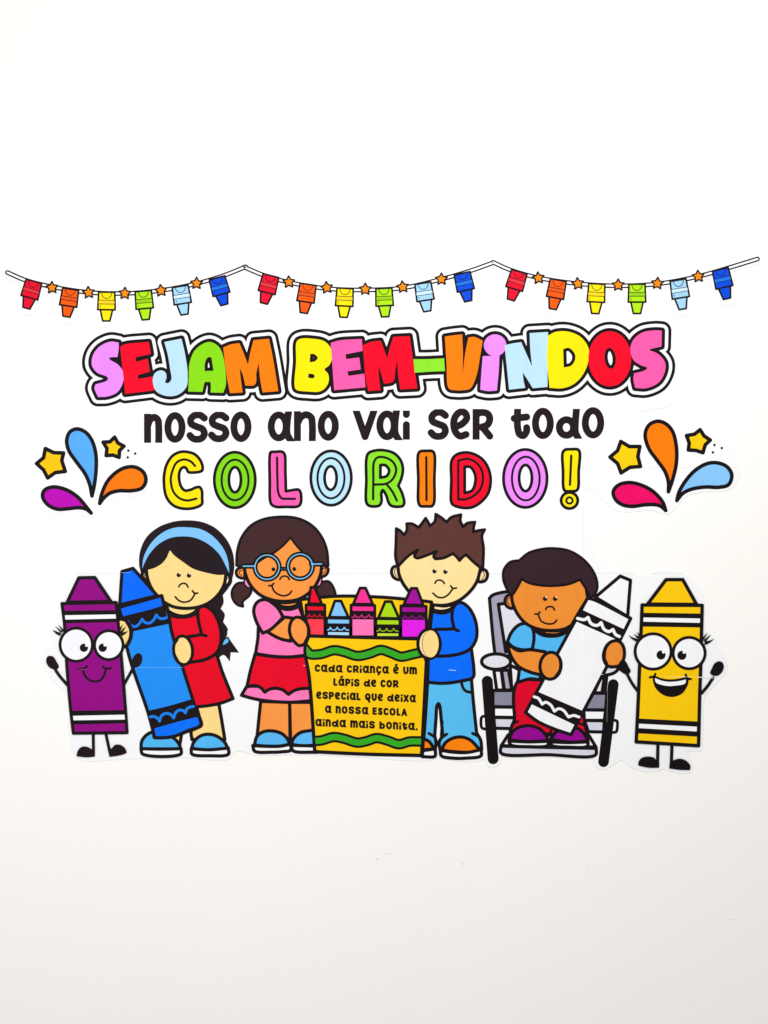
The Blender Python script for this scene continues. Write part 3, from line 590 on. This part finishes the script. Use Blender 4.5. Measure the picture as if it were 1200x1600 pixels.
# ------------------------------------------------------------------ the yellow crayon box and the crayons in it
bx = Thing('crayon_box', 'open yellow crayon box with green wavy bands and printed text between two children', 'box', (575, 1182), 2)
frame('G')
bp = bx.part('back_panel', sh("48,192* 330,165 700,172 1050,203 1118,212* 1085,500* 100,500*"), YEL)
CR = [('red crayon with black scalloped band, leftmost in the yellow box', (240, 4, 44), (255, 62, 80), "135,92* 165,92* 225,228* 115,225*", "95,235* 248,235* 250,495* 100,495*", 95, 249, 285, 350),
      ('pale blue crayon with black scalloped band in the yellow box', (130, 198, 255), (176, 218, 250), "330,203* 380,203* 442,337* 283,335*", "263,342* 457,342* 457,495* 263,495*", 263, 457, 392, 456),
      ('pink crayon with black scalloped band, middle one in the yellow box', (250, 50, 152), (254, 118, 186), "535,98* 580,98* 640,230* 480,228*", "462,236* 655,240* 657,495* 462,495*", 462, 656, 290, 352),
      ('lime green crayon with black scalloped band in the yellow box', (172, 218, 14), (200, 226, 60), "740,208* 792,208* 855,347* 684,342*", "665,347* 860,352* 860,500* 665,500*", 665, 860, 400, 466),
      ('purple crayon with black scalloped band, rightmost in the yellow box', (166, 4, 156), (226, 30, 230), "952,100* 998,100* 1050,237* 890,234*", "868,243* 1072,247* 1078,505* 868,505*", 868, 1075, 298, 356)]
for k, (lab, c, c2, tip, body, xa, xb, ya, yb) in enumerate(CR):
    t = Thing('wax_crayon', lab, 'crayon', (460+(xa+xb)/2*.19167, 994), 2, 'wax crayons standing in the yellow box'); t.z = lev(2)+.03
    o = t.part('body', sh(body), c2, 4.0); t.part('tip', sh(tip), c, 3.9)
    t.part('cap', sh("%d,%d* %d,%d* %d,%d* %d,%d*" % (xa, int(body.split(',')[1].split('*')[0]), xb, int(body.split(',')[1].split('*')[0])+3, xb, ya+6, xa, ya+4)), c, 3.8, parent=o)
    ym = (ya+yb)/2+6; n = 3; P = ["%d,%d" % (xa+12, ym+8)]; W3 = (xb-xa-24)/3.
    P = ["%d,%d" % (xa+8, ym+9), "%d,%d" % (xa+12+W3*.2, ym+4)]
    for q in range(3):
        x0 = xa+12+(q+.33)*W3; P += ["%d,%d*" % (x0, ym-12)]+["%d,%d" % (x0+W3*u_, ym+v_) for u_, v_ in (((.2, 5), (.5, 10), (.8, 4)) if q < 2 else ((.2, 4), (.42, 9), (.62, 10)))]
    t.part('band', sh("%d,%d* %d,%d* %d,%d* %d,%d*" % (xa+2, ya, xb-2, ya+2, xb-2, yb+2, xa+2, yb)), (24, 8, 18), 0, [(st(' '.join(P), 1.7), tuple(int(v*.8) for v in c) if k != 1 else c)], parent=o)
frame('H')
FRONT = sh("G:110,488* 1030,512* 1075,690 H:1118,180* 1072,1080* 560,1068 72,1045* 20,350 G:88,600")
bx.z = lev(2)+.16
fp = bx.part('front_panel', FRONT, YEL, 4.8)
INN = FRONT.grow(-2.0)
for w1, w2 in (("-25,75 5,110* 30,132 130,130 250,95 350,112 470,148 590,125 690,92 790,122 880,155 980,135 1090,112 1130,110", 0), ("60,945 130,940 250,908 350,925 470,960 560,945 650,918 750,940 860,975 960,950 1090,950", 0)):
    bx.part('wavy_band', st(w1, 16.8) & INN, (22, 10, 14), 0, [(st(w1, 9.4) & INN, GREEN)], parent=fp)
def text(s, x0, x1, ybase, h, tk, sl):
    wid = sum(.42 if c == ' ' else GL[c][0]+.13 for c in s)-.13; k = (x1-x0)/wid; x = x0
    for c in s:
        if c == ' ': x += .42*k; continue
        w = GL[c][0]*k; low = c == 'd' or c == 'b'
        f = glyph(c, x, ybase-h-sl*x0, max(w, tk), h, tk, sl)
        a = Acc(); a.layer(f, (26, 14, 12), bx.z, 0, g=.28); a.build('letter', fp, bx.loc); x += (GL[c][0]+.13)*k
fh = FR['H']
for s, a_, b_, yb, yb2 in (("cada criança é um", 72, 1028, 297, 322), ("lápis de cor", 247, 855, 428, 446), ("especial que deixa", 85, 1016, 550, 584), ("a nossa ESCOLA", 168, 935, 682, 712), ("ainda mais bonita.", 78, 1024, 806, 846)):
    text(s, 480+a_/6, 480+b_/6, 1000+yb/6, 11.8, 2.95, (yb2-yb)/(b_-a_))
bx.z += .02

# ------------------------------------------------------------------ wheelchair
wc = Thing('wheelchair', 'grey wheelchair with black wheels carrying the boy at the right', 'wheelchair', (856, 1198), 0)
wc.z = lev(0)+.05
frame('X'); P_ = wc.part
o = P_('back_frame', sh("U:1048,868* 1080,838 1200,808 W:180,440* 180,960* X:260,125* 168,125* 150,-30"), (166, 160, 182)); P_('backrest', sh("W:45,543* 160,528* 300,700 200,900 105,930* 75,740"), (226, 226, 236), parent=o)
P_('post', sh("158,235* 215,235* 235,390* 180,390*"), (240, 240, 246)); P_('post', sh("218,235* 272,235* 298,390* 240,390*"), (172, 166, 190)); P_('side_guard', sh("285,195* 360,235* 330,392* 298,392*"), (244, 244, 250))
P_('seat', sh("150,393* 320,393* 320,522* 150,520*"), (138, 136, 158)); P_('seat_rail', sh("155,522* 320,524* 320,604* 155,602*"), WHITE); P_('frame_bar', sh("155,604* 320,606* 320,692* 165,688*"), (214, 214, 228))
P_('armrest', el(175, 168, 113, 60), (228, 228, 238))
P_('armrest', sh("1030,205 1135,205 1112,245 1070,266 1005,270"), (228, 228, 238))
P_('post', sh("1000,275* 1040,275* 1025,412* 940,412*"), (236, 236, 242), ink=[(st("1020,275 1000,410", 4), BLACK)]); P_('seat', sh("935,415* 1040,415* 1030,545* 860,545*"), (138, 136, 158))
P_('seat_rail', sh("860,545* 1030,547* 1020,627* 860,627*"), WHITE); P_('frame_bar', sh("865,627* 1020,630* 1015,718* 895,715*"), (214, 214, 228))
P_('axle_cap', sh("100,598 65,600 57,640 65,685 100,692"), WHITE, 4); P_('axle_cap', sh("1080,632 1118,632 1122,672 1112,716 1075,716"), WHITE, 4)
o = P_('footplate', sh("215,825* 270,740* 900,745* 955,835*"), (240, 240, 246)); P_('edge', sh("214,828* 580,838 957,845* 950,898 580,895 214,882"), (218, 218, 230), parent=o)
P_('wheel', st("106,322 152,926", 17.2), (16, 8, 12), 0); P_('wheel', st("1090,347 1014,950", 16.6), (16, 8, 12), 0, [(st("1045,400 1040,640", .5), (140, 135, 140))])

b2 = Thing('person', 'boy with short dark curls in a blue shirt and red trousers seated in the wheelchair', 'boy', (856, 1166), 1)
P_ = b2.part
P_('trousers', sh("340,330 380,310 460,308 560,315* 860,560* 868,660 895,750* 740,720 590,740* 430,690 285,720* 300,665 318,620 312,500 315,400"), (222, 0, 40), ink=[(st("305,655 345,635; 830,652 862,664; 605,705 590,735", 3.6), BLACK)])
for d, s in (("278,780* 300,722 350,682 430,668 510,690 565,745 582,785* 430,792", "275,788* 430,795 582,790* 578,822 430,832 290,818"), ("598,775* 640,720 700,690 800,685 860,728 893,788* 750,797", "598,795* 740,800 893,795* 888,828 740,836 610,822")):
    o = P_('shoe', sh(d), (150, 0, 146)); P_('sole', sh(s), WHITE, parent=o)
P_('shirt', sh("W:320,740* 400,792 480,803 560,790 640,735* 530,945* X:520,290* 525,312* 440,303 345,330* 355,240* W:320,900*"), SKY)
P_('arm', sh("265,30* 275,80 300,140 350,205 440,250 540,275* 570,180 560,92* 440,75 350,82"), SKIN3)
frame('W')
P_('sleeve', sh("118,852* 150,775 215,710 285,702 325,745 335,820 322,908* 250,915 170,895"), SKY)
P_('neck', sh("370,750* 480,760 600,752* 565,780 480,792 405,780"), SKIN2)
P_('ear', sh("148,465 112,480 98,520 115,560 160,575"), SKIN2, 4.4, [(st("135,490 120,505 122,530 140,550", 1.2), BLACK)])
head = P_('head', sh("150,440* 160,530 200,620 270,700 370,745 480,757 580,745 640,715* 700,610 775,490* 720,330 250,330"), SKIN3)
P_('hair', sh("150,470* 115,420 85,340 90,260 140,200 215,185* 290,125 380,97 480,87 620,107 740,180 820,280 850,370 842,440 795,495* 765,430 710,342* 620,378 500,393 380,388 290,368 235,337* 200,405 160,465"), (54, 32, 40), 3.4)
face(b2, head, [(425, 498), (507, 498)], "430,587 440,568 465,562 490,568 502,590", "370,630 395,680 450,703 500,695 520,672", "343,622 370,622 383,605", r=19)
frame('X')
P_('hand', el(600, 200, 82, 105, 6), SKIN3, 4.4, [(st("650,115 668,170 665,230 625,290", 1.2), BLACK)], l=3)
P_('hand', sh("1175,80 1172,140 1140,195 1095,208 1045,200 1015,150 1015,100 1040,40 1085,8 1130,8 1160,35"), SKIN3, 4.4, [(st("1062,28 1035,75 1030,140 1048,185", 1.2), BLACK)], l=3)

wh = Thing('crayon_cutout', 'large white crayon held slanting by the boy in the wheelchair', 'crayon', (892, 1148), 2)
frame('W')
b = wh.part('body', sh("770,494* 820,505 1122,658* X:1035,215 760,738* 620,690 500,635 405,565*"), (248, 248, 253), 4.6)
wh.part('tip', sh("1037,314* 1120,348* 1097,643* 835,485*"), (248, 248, 253), 4.6)
wh.part('band', sh("728,588* 1078,750* 1032,842* 678,683*"), BLACK, 0, [(st("690,658 745,668 775,650* 800,700 850,715 882,692* 905,745 945,765 978,748* 1000,790 1030,805", 4.0), (250, 250, 255))], parent=b)
frame('X'); wh.part('band', sh("495,400* 858,555* 800,668* 440,495*"), BLACK, 0, [(st("472,442 505,455 535,500* 560,485 600,505 630,555* 662,535 700,548 740,600* 780,588 822,600", 3.6), (250, 250, 255))], parent=b)
wh.part('sheet_seam', st("985,268 1012,268", .5), (250, 250, 250), 0, parent=b)

# ------------------------------------------------------------------ yellow crayon with a face
yc = Thing('crayon_cutout', 'yellow crayon with googly eyes and wide open laughing mouth at the far right', 'crayon', (1044, 1202), 4)
frame('Z'); P_ = yc.part
P_('arm', st("235,75 280,160 332,232", 4.0), BLACK, 0); P_('arm', st("1040,115 990,190 935,255", 4.2), BLACK, 0)
P_('leg', st("525,735 521,930", 4.4), BLACK, 0); P_('leg', st("656,742 650,945", 4.4), BLACK, 0)
P_('foot', sh("342,935* 345,895 375,862 430,850 490,862 512,890 538,905* 537,955* 440,955"), (16, 8, 10), 0); P_('foot', sh("630,962* 636,905* 670,885 730,870 790,890 828,935 826,977* 740,976"), (16, 8, 10), 0)
frame('Y')
P_('mitten', sh("70,942 105,945 128,975 150,1020 167,1052 150,1082 110,1088 65,1060 38,1035 38,990"), (16, 8, 12), 0); P_('mitten', sh("1082,953 1120,965 1136,1005 1125,1050 1100,1085 1065,1105 1020,1100 993,1075 1010,1030 1040,975"), (16, 8, 12), 0)
b = P_('body', sh("286,368* 910,372* 902,700 893,1050 Z:915,300 905,748* 322,712* 340,350 Y:258,1050 277,600"), (255, 204, 6), 4.8)
P_('tip', sh("535,104* 708,104* 852,362* 343,358*"), (255, 202, 6), 4.8)
P_('stripe', sh("285,448* 903,457* 900,602* 280,592*"), BLACK, 0, [(sh("300,497* 888,508* 886,553* 298,541*"), WHITE)], parent=b)
P_('stripe', sh("Z:336,493* 905,522* 900,664* 326,632*"), BLACK, 0, [(sh("Z:348,542* 890,570* 888,615* 345,583*"), WHITE)], parent=b)
for p in ("142,681* 190,705 240,720* 225,750* 180,722", "175,637* 205,670 262,700* 240,722*", "217,620* 235,650 272,680* 258,705*"): P_('eyelash', sh(p), BLACK, 0)
for p in ("1037,717* 985,738 935,745* 935,785* 990,760", "1005,674* 965,700 920,735* 945,752*", "967,654* 935,685 905,718* 928,728*"): P_('eyelash', sh(p), BLACK, 0)
for (cx, cy, r, ry, px, py, hx, hy) in ((400, 851, 187, 184, 482, 888, 507, 856), (774, 868, 166, 163, 699, 891, 722, 858)):
    o = P_('eye', el(cx, cy, r, ry), (250, 249, 255), 4.1); P_('pupil', el(px, py, 48), (16, 8, 10), 0, [(el(hx, hy, 16), WHITE)], parent=o)
frame('Z'); o = P_('mouth', sh("488,102* 560,130 640,140 720,132 800,115* 795,170 750,245 700,272 650,280 580,262 515,205 492,150"), (14, 6, 10), 3.6, [(st("450,108 490,98 500,76; 785,82 800,117 832,125", 3.2), BLACK)])
P_('teeth', sh("496,115* 570,142 640,150 720,143 788,128* 778,166 700,184 620,189 540,173 505,155"), WHITE, 0, parent=o)
P_('sheet_seam', st("Y:440,1112 865,1116", .45) | st("Y:865,1118 1022,1127", .9), (255, 252, 236), 0, parent=b)
